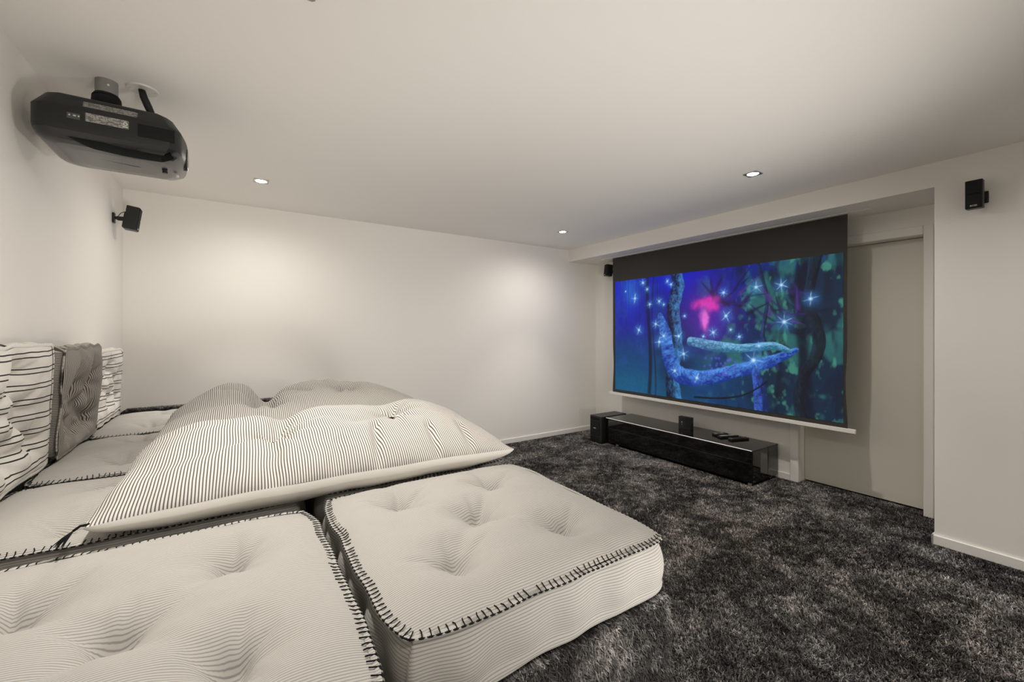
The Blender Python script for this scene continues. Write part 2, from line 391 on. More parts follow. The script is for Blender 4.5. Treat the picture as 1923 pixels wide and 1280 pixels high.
    for q in range(Q):
        t = q/(Q-1); o = -.006+bulge*math.sin(math.pi*min(1, t*1.02))**.7+pl*math.sin(math.pi*t)*.8
        if q == Q-1: o = -.004
        zz = (lz-.007+wav)*(1-t)-t*.006*(vnoise(arc*7+seed, arc*0, seed+8))
        if q == Q-3: o = o+.006
        if q == Q-2: o = o+.009
        if sag: o = o+.006*t; zz = zz-sag*t**3*np.clip(-nr[:, 1]*3-1, 0, 1)
        rr.append(np.stack([P[:, 0]+nr[:, 0]*o, P[:, 1]+nr[:, 1]*o, zz], 1)); ruv.append(np.stack([P[:, 0] if side_x else zz+.001, arc], 1))
    V.append(np.concatenate(rr)); UV.append(np.concatenate(ruv))
    for r in range(Q-1): F.append(np.stack([base+r*m+a, base+(r+1)*m+a, base+(r+1)*m+b, base+r*m+b], 1))
    base2 = base+(Q-1)*m
    verts = np.concatenate(V); uv = np.concatenate(UV); faces = np.concatenate(F)
    cidx = list(faces.ravel())+[base2+i for i in range(m)][::-1]
    lp = [4]*len(faces)+[m]
    o = np_mesh('cover', verts, cidx, lp, mat, root, smooth=True, uv=uv)
    if stitch:
        bm = bmesh.new()
        step = 4
        pts = [(P[i, 0]+nr[i, 0]*(lip+.001), P[i, 1]+nr[i, 1]*(lip+.001), lz[i]+wav[i]-.001) for i in range(0, m, step)]
        pts.append(pts[0]); tube(bm, pts, .0018, seg=6)
        for s in range(nst):
            i = int(np.searchsorted(arc, s*pitch)) % m
            if s % 29 == 17 or (plain and nr[i, 0] > .8): continue
            inn = .006+.003*random.random(); sl = random.uniform(-.003, .003)
            p0 = Vector((P[i, 0]+nr[i, 0]*(lip+.001), P[i, 1]+nr[i, 1]*(lip+.001), lz[i]+wav[i]+.0005))
            xx = P[i, 0]-nr[i, 0]*inn+tg[i, 0]*sl; yy = P[i, 1]-nr[i, 1]*inn+tg[i, 1]*sl
            hz = float(height(np.array([np.clip(xx/(sx/2), -1, 1)]), np.array([np.clip(yy/(sy/2), -1, 1)]))[0])
            pm = Vector((P[i, 0], P[i, 1], lz[i]+wav[i]+.0028)); p1 = Vector((xx, yy, hz+.0012))
            tube(bm, [p0, pm, p1], .0012, seg=5)
        obj('blanket_stitch', bm, M['thread'], root, smooth=True)
    return root
def quincunx(dx, dy, ox=0, oy=0):
    return [(ox-dx, oy-dy), (ox+dx, oy-dy), (ox, oy), (ox-dx, oy+dy), (ox+dx, oy+dy)]
def qlinks(t, sx, sy):
    c = t[2]; L = [(c[0], c[1], p[0], p[1]) for i, p in enumerate(t) if i != 2]
    L += [(t[0][0], t[0][1], t[0][0], -sy/2), (t[1][0], t[1][1], t[1][0], -sy/2), (t[3][0], t[3][1], t[3][0], sy/2), (t[4][0], t[4][1], t[4][0], sy/2)]
    return L
GS = 'grey ticking seat cushions on the platform'
seat = [
 ('large grey ticking seat cushion at the platform corner, black blanket stitch, nearest the open floor', -3.472, -2.766, -3.574, -2.822),
 ('pale grey seat cushion nearest the camera on the wall side, deeply dimpled', -4.225, -3.502, -3.660, -2.868),
 ('grey seat cushion against the wall under the front pillow tassel', -4.295, -3.500, -2.800, -2.192),
 ('grey seat cushion against the wall below the grey back cushion', -4.295, -3.500, -2.170, -1.446),
 ('pale seat cushion against the wall in the far corner, next to the ledge', -4.295, -3.500, -1.412, -.690),
 ('grey seat cushion mostly hidden under the front striped pillow, black and white stitched edge showing', -3.472, -2.768, -2.800, -2.130),
 ('grey seat cushion of the outer row hidden under the back striped pillow', -3.472, -2.768, -2.108, -1.448),
 ('grey seat cushion of the outer row beyond the back striped pillow, beside the far ledge', -3.472, -2.768, -1.412, -.700),
]
for i, (lab, x0, x1, y0, y1) in enumerate(seat):
    sx, sy = x1-x0-.02, y1-y0-.02
    t = quincunx(.16 if i != 1 else .165, .185 if i != 1 else .17)
    if i == 1: t = [(p[0], p[1]-.02) for p in t]
    cushion_parts('seat_cushion', lab, 'cushion', GS, sx, sy, .136, .034, t, 3+i*7, M['ticking'], ((x0+x1)/2, (y0+y1)/2, PZ+.010),
                  dimple=.040, crease=.013, lump=.007, round_c=.045, links=qlinks(t, sx, sy), offs=i*.0017, plain=i in (0, 5, 6, 7), bulge=.018, sag=.0)
# back cushions: built lying, then stood on edge against the wall (local x = up, local y = along the wall, local z = into the room)
def back_cushion(label, y0, y1, zt, mat, seed, lean, axis, tufts, grp, xb, **k):
    hgt = zt-.842; L = y1-y0
    e = (Matrix.Rotation(R(lean), 4, 'Y') @ Matrix(((0, 0, 1, 0), (0, 1, 0, 0), (-1, 0, 0, 0), (0, 0, 0, 1)))).to_euler()
    c = (xb, (y0+y1)/2, .842+k.pop('dz', 0)+hgt/2)
    return cushion_parts('back_cushion', label, 'cushion', grp, hgt, L, k.pop('th', .10), k.pop('puff', .022), tufts, seed, mat, c, tuple(e), stripe_axis=axis, **k)
GB = 'striped back cushions with double black lines'
lnk = lambda t: [(t[i][0], t[i][1], t[j][0], t[j][1]) for i in range(len(t)) for j in range(i) if math.hypot(t[i][0]-t[j][0], t[i][1]-t[j][1]) < .27]
t1 = [(.12, -.20), (.13, .02), (.12, .22), (-.01, -.1), (.0, .13), (-.13, .05)]
back_cushion('white back cushion with double black stripes, nearest the camera at the left edge', -2.60, -1.925, 1.285, M['bold'], 31, 2, 'x', t1, GB, LW+.026, dimple=.045, crease=.022, lump=.014, offs=.033, links=lnk(t1), stitch=False, bulge=.012, th=.070, side_x=True, fold_axis='x')
t2 = [(-.04, -.10), (-.06, .12), (.06, .02), (.13, -.16), (.13, .16), (.03, -.2), (.16, .0)]
back_cushion('plain grey ticking back cushion standing between the two striped ones', -1.885, -1.318, 1.262, M['ticking_grey'], 47, 3, 'y', t2, None, LW+.034, dimple=.045, crease=.026, lump=.014, links=lnk(t2), stitch=False, th=.084, dz=.006, puff=.03, side_x=True, fold_axis='x')
t3 = [(.10, -.2), (.10, .05), (.0, -.1), (.0, .18), (-.1, .0), (.1, .25), (-.1, -.22)]
back_cushion('white back cushion with double black stripes, farthest, in the room corner', -1.275, -.66, 1.222, M['bold'], 59, 2, 'x', t3, GB, LW+.026, dimple=.032, crease=.018, lump=.010, links=lnk(t3), stitch=False, th=.070, side_x=True, fold_axis='x')

# ------------------------------------------------------------------ big striped pillows
def pillow(label, x0, x1, y0, y1, zs, ht, tufts, creases, seed, lumps, rotz=0., tassel=True, mat='pillow'):
    cx, cy = (x0+x1)/2, (y0+y1)/2; sx, sy = x1-x0, y1-y0
    root = thing('floor_pillow', label, 'pillow', (cx, cy, zs), (0, 0, rotz), 'large striped pillows on the seat cushions')
    NU, NV = 230, 150
    u = np.linspace(-1, 1, NU); v = np.linspace(-1, 1, NV)
    u = .55*u+.45*np.sin(u*np.pi/2); v = .55*v+.45*np.sin(v*np.pi/2)
    U, Vv = np.meshgrid(u, v, indexing='ij')
    X = sx/2*U*(1-.035*(1-Vv**2)); Y = sy/2*Vv*(1-.05*(1-U**2))
    X = X+.008*(vnoise(Vv*3+seed, U*2, seed)-.5)*np.abs(U)**4; Y = Y+.014*(vnoise(U*4+seed, Vv*2, seed+1)-.5)*np.abs(Vv)**4
    fu = np.clip(1-np.abs(U)**3.6, 0, 1); fv = np.clip(1-np.abs(Vv)**2.0, 0, 1)
    f = fu**.52*fv**.70
    z = ht*f
    for (lx, ly, la, ls) in lumps: z = z+la*f*np.exp(-(((X-lx)**2+(Y-ly)**2)/ls**2))
    z = z+.014*f*(fbm(X*6+seed, Y*6, seed, 3)-.5)*2
    for (tx, ty, dep) in tufts:
        dx, dy = X-tx, Y-ty; r = np.hypot(dx, dy); a = np.arctan2(dy, dx)
        z = z-(dep*.55*np.exp(-r/.06)+dep*.55*np.exp(-(r/.12)**2))*f**.3
        z = z+.014*np.cos(a*7+seed+2*np.sin(a))*np.exp(-r/.10)*np.clip(r/.035, 0, 1)+.006*np.cos(a*12+seed*2)*np.exp(-r/.06)*np.clip(r/.03, 0, 1)
    for (ax, ay, bx, by, dep, wd) in creases:
        L2 = (bx-ax)**2+(by-ay)**2; t = np.clip(((X-ax)*(bx-ax)+(Y-ay)*(by-ay))/L2, 0, 1)
        d = np.hypot(X-ax-t*(bx-ax), Y-ay-t*(by-ay)); z = z-dep*np.exp(-(d/wd)**2)*f**.5
    # gathered pleats close to the seam
    ev = np.exp(-((1-np.abs(Vv))/.16)**2); eu = np.exp(-((1-np.abs(U))/.12)**2)
    z = z+.036*(vnoise(U*13+seed, Vv*.0+seed, seed+3)-.5)*ev*f**.5+.020*(vnoise(Vv*8+seed, U*0, seed+4)-.5)*eu*f**.5
    corner = (np.abs(U)*np.abs(Vv))**3
    seamz = -.010*corner+.008*(vnoise(U*3+seed, Vv*3, seed+9)-.5)*np.maximum(np.abs(U), np.abs(Vv))**4
    Zt = np.maximum(z, 0)+seamz
    idx = np.arange(NU*NV).reshape(NU, NV)
    F = np.stack([idx[:-1, :-1], idx[1:, :-1], idx[1:, 1:], idx[:-1, 1:]], -1).reshape(-1, 4)
    # stripe coordinate follows the gathered cloth: measured along the panel
    uv = np.stack([(U*sx/2+.004*(vnoise(U*6, Vv*6, seed)-.5)).ravel(), Y.ravel()], 1)
    np_mesh('cover', np.stack([X, Y, Zt], -1).reshape(-1, 3), F.ravel(), [4]*len(F), M[mat], root, smooth=True, uv=uv)
    hb = zs-.824
    g = np.clip((fu*fv)*7, 0, 1)**.5
    Zb = seamz-hb*g+.006*(vnoise(U*9+seed, Vv*9, seed+6)-.5)*g
    # the white underside, bulging out a little under the seam
    np_mesh('underside', np.stack([X*(1+.016*np.sin(np.pi*g)), Y*(1+.045*np.sin(np.pi*g)), Zb], -1).reshape(-1, 3), F[:, ::-1].ravel(), [4]*len(F), M['white_cloth'], root, smooth=True)
    def ztop(x, y):
        i = np.argmin((X-x)**2+(Y-y)**2); return float(Zt.ravel()[i])
    for (tx, ty, dep) in tufts:
        bm = bmesh.new(); zz = ztop(tx, ty)
        for k in range(6):
            a = k*math.pi/3+random.uniform(-.3, .3); q = random.uniform(.008, .013)
            tube(bm, [(tx, ty, zz+.002), (tx+math.cos(a)*q*.6, ty+math.sin(a)*q*.6, zz+.010), (tx+math.cos(a)*q*1.3, ty+math.sin(a)*q*1.3, zz+.007)], .0042, seg=6, taper=[1, 1, .8])
        obj('tuft', bm, M['thread'], root, smooth=True)
    if tassel:
        bm = bmesh.new(); c = Vector((-sx/2+.002, -sy/2+.004, -.008))
        tube(bm, [c+Vector((.006, .004, 0)), c+Vector((-.008, -.004, .002)), c+Vector((-.018, -.012, -.004))], .0030, seg=7)
        for k in range(11):
            a = random.uniform(-.5, .5); b = random.uniform(.75, 1.1)
            e0 = c+Vector((-.018, -.012, -.004))
            e1 = e0+Vector((-.012+.012*a, -.014-.012*a, -.010+random.uniform(-.002, .002)))*b
            e2 = e0+Vector((-.022+.030*a, -.036-.026*a, -.020+random.uniform(-.002, .003)))*b
            tube(bm, [e0, e1, e2], .0016, seg=5, taper=[1, 1, .5])
        obj('tassel', bm, M['thread'], root, smooth=True)
    return root
# front pillow
pillow('large striped pillow in front, white underside and black corner tassel lying towards the camera', -3.99, -2.770, -2.850, -2.140, .885, .140,
       [(.228, -.035, .030), (-.195, -.085, .024)], [(-.195, -.085, -.10, .36, .028, .05), (.228, -.035, .06, -.10, .010, .045), (.228, -.035, .20, .36, .016, .05), (-.195, -.085, -.5, -.20, .016, .05), (.085, -.36, .125, -.15, .030, .016), (.30, -.36, .315, -.20, .030, .014), (.43, -.36, .46, -.18, .026, .015), (-.22, -.36, -.20, -.20, .018, .02), (-.05, -.36, -.02, -.24, .016, .02)], 5,
       [(.40, .06, .03, .2), (-.42, .10, .030, .18), (.02, .20, .03, .16), (.36, .26, .02, .14)])
# back pillow
pillow('large striped pillow behind, its far side split by a deep fold', -3.965, -2.80, -2.19, -1.445, .905, .142,
       [(.190, -.02, .030), (-.190, -.12, .034)], [(-.19, -.12, -.135, .40, .085, .055), (-.19, -.12, .02, -.30, .02, .05), (.19, -.02, .21, .38, .016, .035), (.19, -.02, .40, -.06, .015, .04), (.02, -.02, -.12, .06, .022, .02), (.19, -.02, .06, .22, .014, .018), (-.35, .0, -.20, -.06, .014, .014), (.30, .1, .38, .34, .018, .02), (-.19, -.12, -.5, -.12, .024, .05)], 13,
       [(-.34, .10, .055, .15), (.17, .20, .045, .20), (.02, .22, .02, .1), (-.30, -.1, .02, .12)], tassel=False)

# ------------------------------------------------------------------ projection screen
SXP = .28
scr = thing('projection_screen', 'wide pull-down projection screen glowing blue, hanging from the soffit', 'screen', (SXP, -1.725, .55))
bm = bmesh.new()
ny, nz = 24, 40
vv = [[bm.verts.new((SXP, (-.513+(-2.936+.513)*a/ny), .585+(2.30-.585)*b/nz)) for b in range(nz+1)] for a in range(ny+1)]
for a in (0, ny):      # side edges pulled in between the tension points
    for b in range(nz+1):
        t = b/nz; s = (.012*math.sin(math.pi*min(1, t*2.6))**2 if t < .39 else 0)+.004*math.sin(math.pi*t)
        vv[a][b].co.y += (-s if a == 0 else s)
for a in range(ny):
    for b in range(nz): bm.faces.new((vv[a][b], vv[a][b+1], vv[a+1][b+1], vv[a+1][b]))
bm.normal_update(); bmesh.ops.solidify(bm, geom=bm.faces[:], thickness=.002)
obj('cloth', bm, M['fabric_black'], scr, world=True)
bm = bmesh.new(); box(bm, SXP-.012, SXP+.012, -2.986, -.460, .553, .586, bev=.003); obj('weight_bar', bm, M['bar'], scr, world=True)
bm = bmesh.new(); box(bm, .228, .275, -3.04, -.40, SOF-.004, SOF+.03, bev=.001); box(bm, .290, .345, -3.04, -.40, SOF-.004, SOF+.03, bev=.001)
box(bm, .228, .345, -.44, -.36, SOF-.008, SOF-.0005, bev=.001); box(bm, .228, .345, -3.09, -3.0, SOF-.008, SOF-.0005, bev=.001)
obj('housing', bm, M['trim'], scr, world=True)
# the picture: a generic glowing blue night forest
W, Hh = 520, 300
gu, gv = np.meshgrid(np.linspace(0, 1, W), np.linspace(0, 1, Hh), indexing='ij')
asp = 1.77; gx = gu*asp; gy = gv
def s2l(c): c = np.array(c, float)/255; return np.where(c <= .04045, c/12.92, ((c+.055)/1.055)**2.4)
def mixc(A, c, f): return A*(1-f[..., None])+s2l(c)*f[..., None]
def sm(x, a, b): t = np.clip((x-a)/(b-a), 0, 1); return t*t*(3-2*t)
img = np.zeros((W, Hh, 3))+s2l((18, 26, 140))
n1 = fbm(gx*3, gy*3, 1, 5); n2 = fbm(gx*9, gy*7, 2, 4); n3 = fbm(gx*16, gy*5, 4, 3)
img = mixc(img, (14, 22, 190), sm(gv, .45, .95)*sm(n1, .3, .7)*.8)
img = mixc(img, (10, 60, 110), sm(gv, .62, .30)); img = mixc(img, (10, 86, 122), sm(gv, .35, .0)*(1-sm(gu, .3, .5))*.9)
img = mixc(img, (40, 110, 200), np.exp(-((gu-.10)/.05)**2-((gv-.90)/.12)**2)*.6)
img = mixc(img, (10, 34, 58), sm(gu, .50, .80)*(1-.25*sm(gv, .9, 1.)))
fol = sm(n2, .48, .66)*sm(gu, .42, .62)
img = mixc(img, (40, 104, 104), fol*.75); img = mixc(img, (12, 20, 40), sm(n3, .5, .72)*sm(gu, .5, .7)*.75)
img = mixc(img, (70, 150, 130), sm(fbm(gx*22, gy*14, 8, 3), .6, .8)*sm(gu, .55, .75)*.6)
img = mixc(img, (26, 70, 150), sm(n2, .5, .8)*(1-sm(gu, .3, .5))*.35)
for (tu, tw, st) in ((.215, .011, .85), (.245, .005, .6), (.885, .020, .9), (.80, .008, .5)):
    img = mixc(img, (6, 10, 34), np.exp(-((gu-tu-.01*np.sin(gv*5+tu*30))/tw)**4)*st)
def bough(pts, wid, cd, cl, op=1., lit=(.2, 1.), grain=18, seed=0):
    global img
    best = np.full_like(gu, 9.); side = np.zeros_like(gu); ww = np.ones_like(gu)*.01; along = np.zeros_like(gu)
    P_ = []
    for k in range(len(pts)-1):      # smooth curve through the points
        p0 = np.array(pts[max(k-1, 0)]); p1 = np.array(pts[k]); p2 = np.array(pts[k+1]); p3 = np.array(pts[min(k+2, len(pts)-1)])
        for t in np.linspace(0, 1, 7)[:-1]:
            q = .5*((2*p1)+(-p0+p2)*t+(2*p0-5*p1+4*p2-p3)*t*t+(-p0+3*p1-3*p2+p3)*t**3); P_.append((q[0]*asp, q[1], wid[k]*(1-t)+wid[k+1]*t))
    P_.append((pts[-1][0]*asp, pts[-1][1], wid[-1]))
    for k in range(len(P_)-1):
        ax, ay, aw = P_[k]; bx, by, bw = P_[k+1]; L2 = (bx-ax)**2+(by-ay)**2+1e-9
        t = np.clip(((gx-ax)*(bx-ax)+(gy-ay)*(by-ay))/L2, 0, 1); w_ = aw+(bw-aw)*t
        dx = gx-ax-t*(bx-ax); dy = gy-ay-t*(by-ay); d = np.hypot(dx, dy)/w_
        m_ = d < best; best = np.where(m_, d, best); side = np.where(m_, (dx*lit[0]+dy*lit[1])/w_, side); along = np.where(m_, k+t, along)
    tex = fbm(along*.9+seed, side*2.2+seed, seed, 4)
    tex2 = fbm(along*3.5+seed, side*6+seed, seed+3, 3); sh = np.clip(.36+.50*side+1.2*(tex-.5)+.9*(tex2-.5), 0, 1)**1.3
    c = s2l(cd)*(1-sh[..., None])+s2l(cl)*sh[..., None]
    f_ = sm(best+.35*(tex-.5), 1.06, .86)*op; img = img*(1-f_[..., None])+c*f_[..., None]
# dark thicket and glowing boughs of a generic night forest
dk = np.exp(-((gu-.36)/.10)**2-((gv-.34)/.34)**2)*sm(fbm(gx*5, gy*5, 31, 4), .2, .5); img = mixc(img, (10, 20, 42), dk*.95)
bough([(.93, 1.05), (.90, .75), (.93, .45), (.87, .2), (.88, -.05)], [.035, .03, .04, .03, .035], (6, 10, 24), (20, 40, 60), .95, (-1., .2), seed=3)
bough([(.80, .30), (.745, .5), (.76, .75), (.72, 1.05)], [.018, .016, .012, .010], (8, 14, 40), (40, 60, 130), .9, (-1., .2), seed=5)
bough([(.36, -.05), (.345, .2), (.37, .45), (.35, .70), (.375, .90), (.36, 1.05)], [.075, .062, .055, .060, .058, .05], (8, 16, 44), (60, 128, 190), .95, (1., .25), seed=7)
bough([(.28, .66), (.31, .50), (.335, .30), (.39, .19), (.50, .185), (.62, .245), (.76, .33), (.86, .42)], [.030, .060, .068, .070, .058, .050, .040, .015], (14, 44, 140), (84, 150, 236), .95, (.1, 1.), seed=11)
bough([(.44, .46), (.54, .43), (.66, .42), (.78, .44), (.84, .41)], [.035, .042, .030, .028, .012], (30, 96, 130), (130, 200, 240), .92, (.0, 1.), seed=13)
bough([(.74, -.05), (.735, .12), (.72, .26)], [.05, .045, .03], (14, 30, 90), (60, 100, 205), .9, (-1., .3), seed=17)
bough([(.46, .03), (.58, .05), (.68, .10), (.76, .20)], [.008, .007, .006, .005], (6, 10, 22), (14, 24, 44), .95, seed=19)
for k in range(14):
    x = random.uniform(.0, .30); bough([(x, 1.03), (x+random.uniform(-.01, .01), .75), (x+random.uniform(-.015, .015), random.uniform(.3, .6))], [.003, .0025, .001], (8, 14, 70), (20, 40, 120), .6, seed=k)
# broad leaves as dark and violet blades
for k in range(46):
    cxu, cyv = (.80+random.uniform(-.08, .10), random.uniform(.55, .8)) if k < 26 else (.58+random.uniform(-.05, .1), .74+random.uniform(-.1, .12))
    a = random.uniform(-.3, math.pi+.3); L = random.uniform(.10, .26); w = random.uniform(.010, .022)
    dx = (gu-cxu)*asp; dy = gv-cyv; al = dx*math.cos(a)+dy*math.sin(a); ac = -dx*math.sin(a)+dy*math.cos(a)+.6*al*al
    msk = sm(al, 0, .03)*sm(al, L, L*.6)*np.exp(-(ac/(w*np.clip(1-al/L, .1, 1)))**2)
    img = mixc(img, random.choice([(8, 18, 40), (8, 18, 40), (40, 24, 90), (24, 70, 90), (70, 40, 120)]), msk*.85)
# magenta glowing flower
wq = (fbm(gx*14, gy*14, 91, 3)-.5)*.05; fl = np.exp(-((gu-.515+wq)/.055)**4-((gv-.745+5*(gu-.49)**2+wq)/(.018+.035*fbm(gx*20, gy*20, 77, 3)))**2)*(.35+1.0*fbm(gx*30, gy*12, 78, 3))
img = mixc(img, (226, 52, 170), np.clip(fl*1.5, 0, 1)); img = mixc(img, (250, 120, 226), np.clip(np.exp(-((gu-.508+wq*.5+.05*(gv-.62))/(.013+.05*np.abs(gv-.60)))**2-((gv-.635)/.07)**2)*1.4*(.4+fbm(gx*40, gy*8, 79, 2)), 0, 1))
img = mixc(img, (120, 40, 170), np.exp(-((gu-.51)/.10)**2-((gv-.66)/.20)**2)*.35)
for k in range(30):
    pu, pv = random.uniform(.50, .64), random.uniform(.22, .34); img = mixc(img, (90, 80, 210), np.exp(-(((gu-pu)*asp)**2+(gv-pv)**2)/.008**2)*.7)
# drifting light specks with soft sprays
specks = [(.13, .83, 1.), (.07, .90, .3), (.18, .96, .8), (.205, .90, .6), (.155, .55, 1.), (.22, .77, .7), (.275, .79, .8), (.30, .76, .5), (.32, .95, .6), (.34, .92, .6), (.255, .60, .9), (.30, .50, 1.), (.275, .45, 1.1),
          (.38, .50, 1.), (.405, .36, 1.1), (.36, .22, 1.), (.47, .18, 1.1), (.41, .66, .5), (.545, .53, .9), (.59, .82, .8), (.60, .65, 1.), (.72, .84, 1.), (.81, .84, 1.), (.82, .60, 1.2), (.905, .74, 1.), (.71, .34, 1.5), (.655, .50, .6), (.73, .44, .7), (.50, .50, .5), (.62, .55, .4)]
for i, (pu, pv, s) in enumerate(specks):
    dx = (gu-pu)*asp; dy = gv-pv; r = np.hypot(dx, dy); a = np.arctan2(dy, dx)+i*1.3
    core = np.exp(-(r/(.007*s+.003))**2); halo = np.exp(-(r/(.040*s))**2)*.35
    ray = np.clip(np.cos(a*(4+i % 4)+.8*np.sin(a*2+i)+r*9), 0, 1)**10*np.exp(-((r-.022*s)/(.016*s))**2)*.75*(.25+.75*vnoise(a*2.3+9+i, a*0+i, 5))
    img = mixc(img, (70, 150, 240), np.clip(halo, 0, 1)); img = mixc(img, (190, 232, 255), np.clip(core+ray, 0, 1))
img = img*(.86+.28*fbm(gx*40, gy*40, 61, 2))[..., None]
Yg = -.557+(-2.908+.557)*gu; Zg = .622+(1.950-.622)*gv
vt = np.stack([np.full_like(Yg, SXP-.0035), Yg, Zg], -1).reshape(-1, 3)
ix = np.arange(W*Hh).reshape(W, Hh)
Fq = np.stack([ix[:-1, :-1], ix[:-1, 1:], ix[1:, 1:], ix[1:, :-1]], -1).reshape(-1, 4)
pic = np_mesh('picture', vt, Fq.ravel(), [4]*len(Fq), M['picture'], scr, smooth=False, tint=np.concatenate([img.reshape(-1, 3), np.ones((W*Hh, 1))], 1))
pic.matrix_parent_inverse = scr.matrix_basis.inverted(); pic['label'] = 'projected picture of a blue glowing night forest'

# ------------------------------------------------------------------ media cabinet and what stands on it
CX0, CX1, CY0, CY1, CZ0, CZ1 = .018, .462, -2.350, -.648, .034, .314
cab = thing('media_cabinet', 'long low glossy black media cabinet on short feet under the screen', 'cabinet', (CX0, (CY0+CY1)/2, 0))
bm = bmesh.new(); box(bm, CX0+.006, CX1, CY0, CY1, CZ0, CZ1-.012, bev=.003); obj('body', bm, M['gloss'], cab, world=True)
bm = bmesh.new(); box(bm, CX0, CX1, CY0-.001, CY1+.001, CZ1-.012, CZ1, bev=.0012); gt_ = obj('glass_top', bm, M['glass'], cab, world=True)
bm = bmesh.new(); box(bm, CX0-.003, CX0+.003, CY0+.004, CY1-.004, CZ1-.0055, CZ1+.0005, rot=Matrix.Rotation(R(45), 4, 'Y')); o = obj('edge_strip', bm, M['edge'], gt_); o['label'] = 'front edge of the glass top, its bright reflection painted white'
bm = bmesh.new(); box(bm, CX0, CX0+.012, CY0+.002, CY1-.002, .204, CZ1-.014, bev=.002); obj('drawer_front', bm, M['gloss'], cab, world=True)
bm = bmesh.new(); box(bm, CX0, CX0+.012, CY0+.002, CY1-.002, CZ0, .200, bev=.002); obj('flap_door', bm, M['gloss'], cab, world=True)
for x, y in ((CX0+.045, CY0+.045), (CX0+.045, CY1-.14), (CX1-.05, CY0+.05), (CX1-.05, CY1-.14)):
    bm = bmesh.new(); cyl(bm, (x, y, .002), (x, y, CZ0+.001), .016, seg=20, bev=.002); obj('foot', bm, M['clear'], cab, world=True, smooth=False)
sub = thing('subwoofer', 'tall slim black subwoofer standing at the left end of the cabinet', 'speaker', (-.045, -.5375, 0))
bm = bmesh.new(); box(bm, -.040, .39, -.635, -.440, .006, .322, bev=.008, seg=3); obj('body', bm, M['black'], sub, world=True)
bm = bmesh.new(); box(bm, -.046, -.036, -.600, -.455, .090, .262, bev=.003); sub_g = obj('grille', bm, M['black_soft'], sub, world=True)
for z0, z1 in ((.268, .304), (.030, .072)):
    bm = bmesh.new(); box(bm, -.0415, -.030, -.598, -.457, z0, z1)
    for kk in range(3): zz = z0+(z1-z0)*(kk+.5)/3; box(bm, -.044, -.038, -.598, -.457, zz-.001, zz+.001)
    obj('port', bm, M['black_soft'], sub, world=True)
for y in (-.61, -.465):
    bm = bmesh.new(); box(bm, -.03, .38, y-.012, y+.012, .0, .008); obj('foot', bm, M['black_soft'], sub, world=True)
text_part('logo', 'BOSE', .016, M['silver'], sub_g, basis((0, -1, 0), (0, 0, 1), (-.0468, -.5275, .175)))
# small black receiver box
rx, ry, rz = .292, -1.528, CZ1
rec = thing('receiver_box', 'small square black receiver box standing upright on the cabinet', 'box', (rx, ry, rz))
bm = bmesh.new(); prof = []
for zq in (.001, .125):
    ring = []
    for k in range(13): a = (k/12-.5)*2; ring.append((-.026-.010*(1-a*a), -a*.072, zq))
    ring += [(.022, -.070, zq), (.022, .070, zq)]; prof.append(ring)
ring_loft(bm, prof); bmesh.ops.bevel(bm, geom=[e for e in bm.edges if e.is_manifold and e.calc_face_angle() > .7], offset=.004, segments=2, affect='EDGES')
bmesh.ops.recalc_face_normals(bm, faces=bm.faces[:])
obj('case', bm, M['black'], rec)
bm = bmesh.new(); box(bm, -.0352, -.0338, .018, .034, .068, .074); obj('badge', bm, M['silver'], rec)
bm = bmesh.new(); box(bm, -.0350, -.0338, .018, .030, .046, .052); obj('indicator_light', bm, M['sticker_light'], rec)
# remotes
def remote(label, at, ang, L, wd, kind):
    t = thing('remote_control', label, 'remote', at, (0, 0, ang), 'remote controls on the cabinet')
    bm = bmesh.new(); box(bm, -L/2, L/2, -wd/2, wd/2, 0, .018, bev=.006, seg=3); obj('body', bm, M['black'], t)
    if kind == 'keys':
        for i in range(9):
            for j in range(3):
                if i in (4,) : continue
                bm = bmesh.new(); box(bm, -L*.42+i*L*.10, -L*.42+i*L*.10+.011, -.0165+j*.012, -.0165+j*.012+.009, .0175, .0200, bev=.001); obj('button', bm, M['sticker_light'], t)
    elif kind == 'few':
        bm = bmesh.new(); box(bm, -L*.02, L*.24, -wd*.32, wd*.32, .0176, .0188, bev=.0004); o = obj('display', bm, simple('display_violet', (.22, .22, .34), .2), t); o['label'] = 'pale violet display'
        bm = bmesh.new(); box(bm, -L*.44, -L*.26, -wd*.3, wd*.3, .0176, .0192, bev=.0004); o = obj('button_pad', bm, simple('pad_olive', (.30, .29, .14), .4), t); o['label'] = 'olive button pad'
    else:
        bm = bmesh.new(); box(bm, -L*.49, -L*.40, -wd*.40, wd*.40, .0165, .0190, bev=.0008); obj('end_cap', bm, M['sticker'], t)
        bm = bmesh.new(); cyl(bm, (L*.10, 0, .0176), (L*.10, 0, .0192), .014); obj('dial', bm, M['black_soft'], t)
ra = math.atan2(-.075, .235)
remote('leftmost remote on the cabinet, black with a violet display and an olive pad', (.335, -1.875, CZ1), ra, .15, .055, 'few')
remote('middle remote on the cabinet, rows of pale grey buttons', (.315, -1.967, CZ1), ra-.02, .21, .052, 'keys')
remote('rightmost remote on the cabinet, plain black with a round dial', (.305, -2.075, CZ1), ra-.02, .20, .050, 'plain')

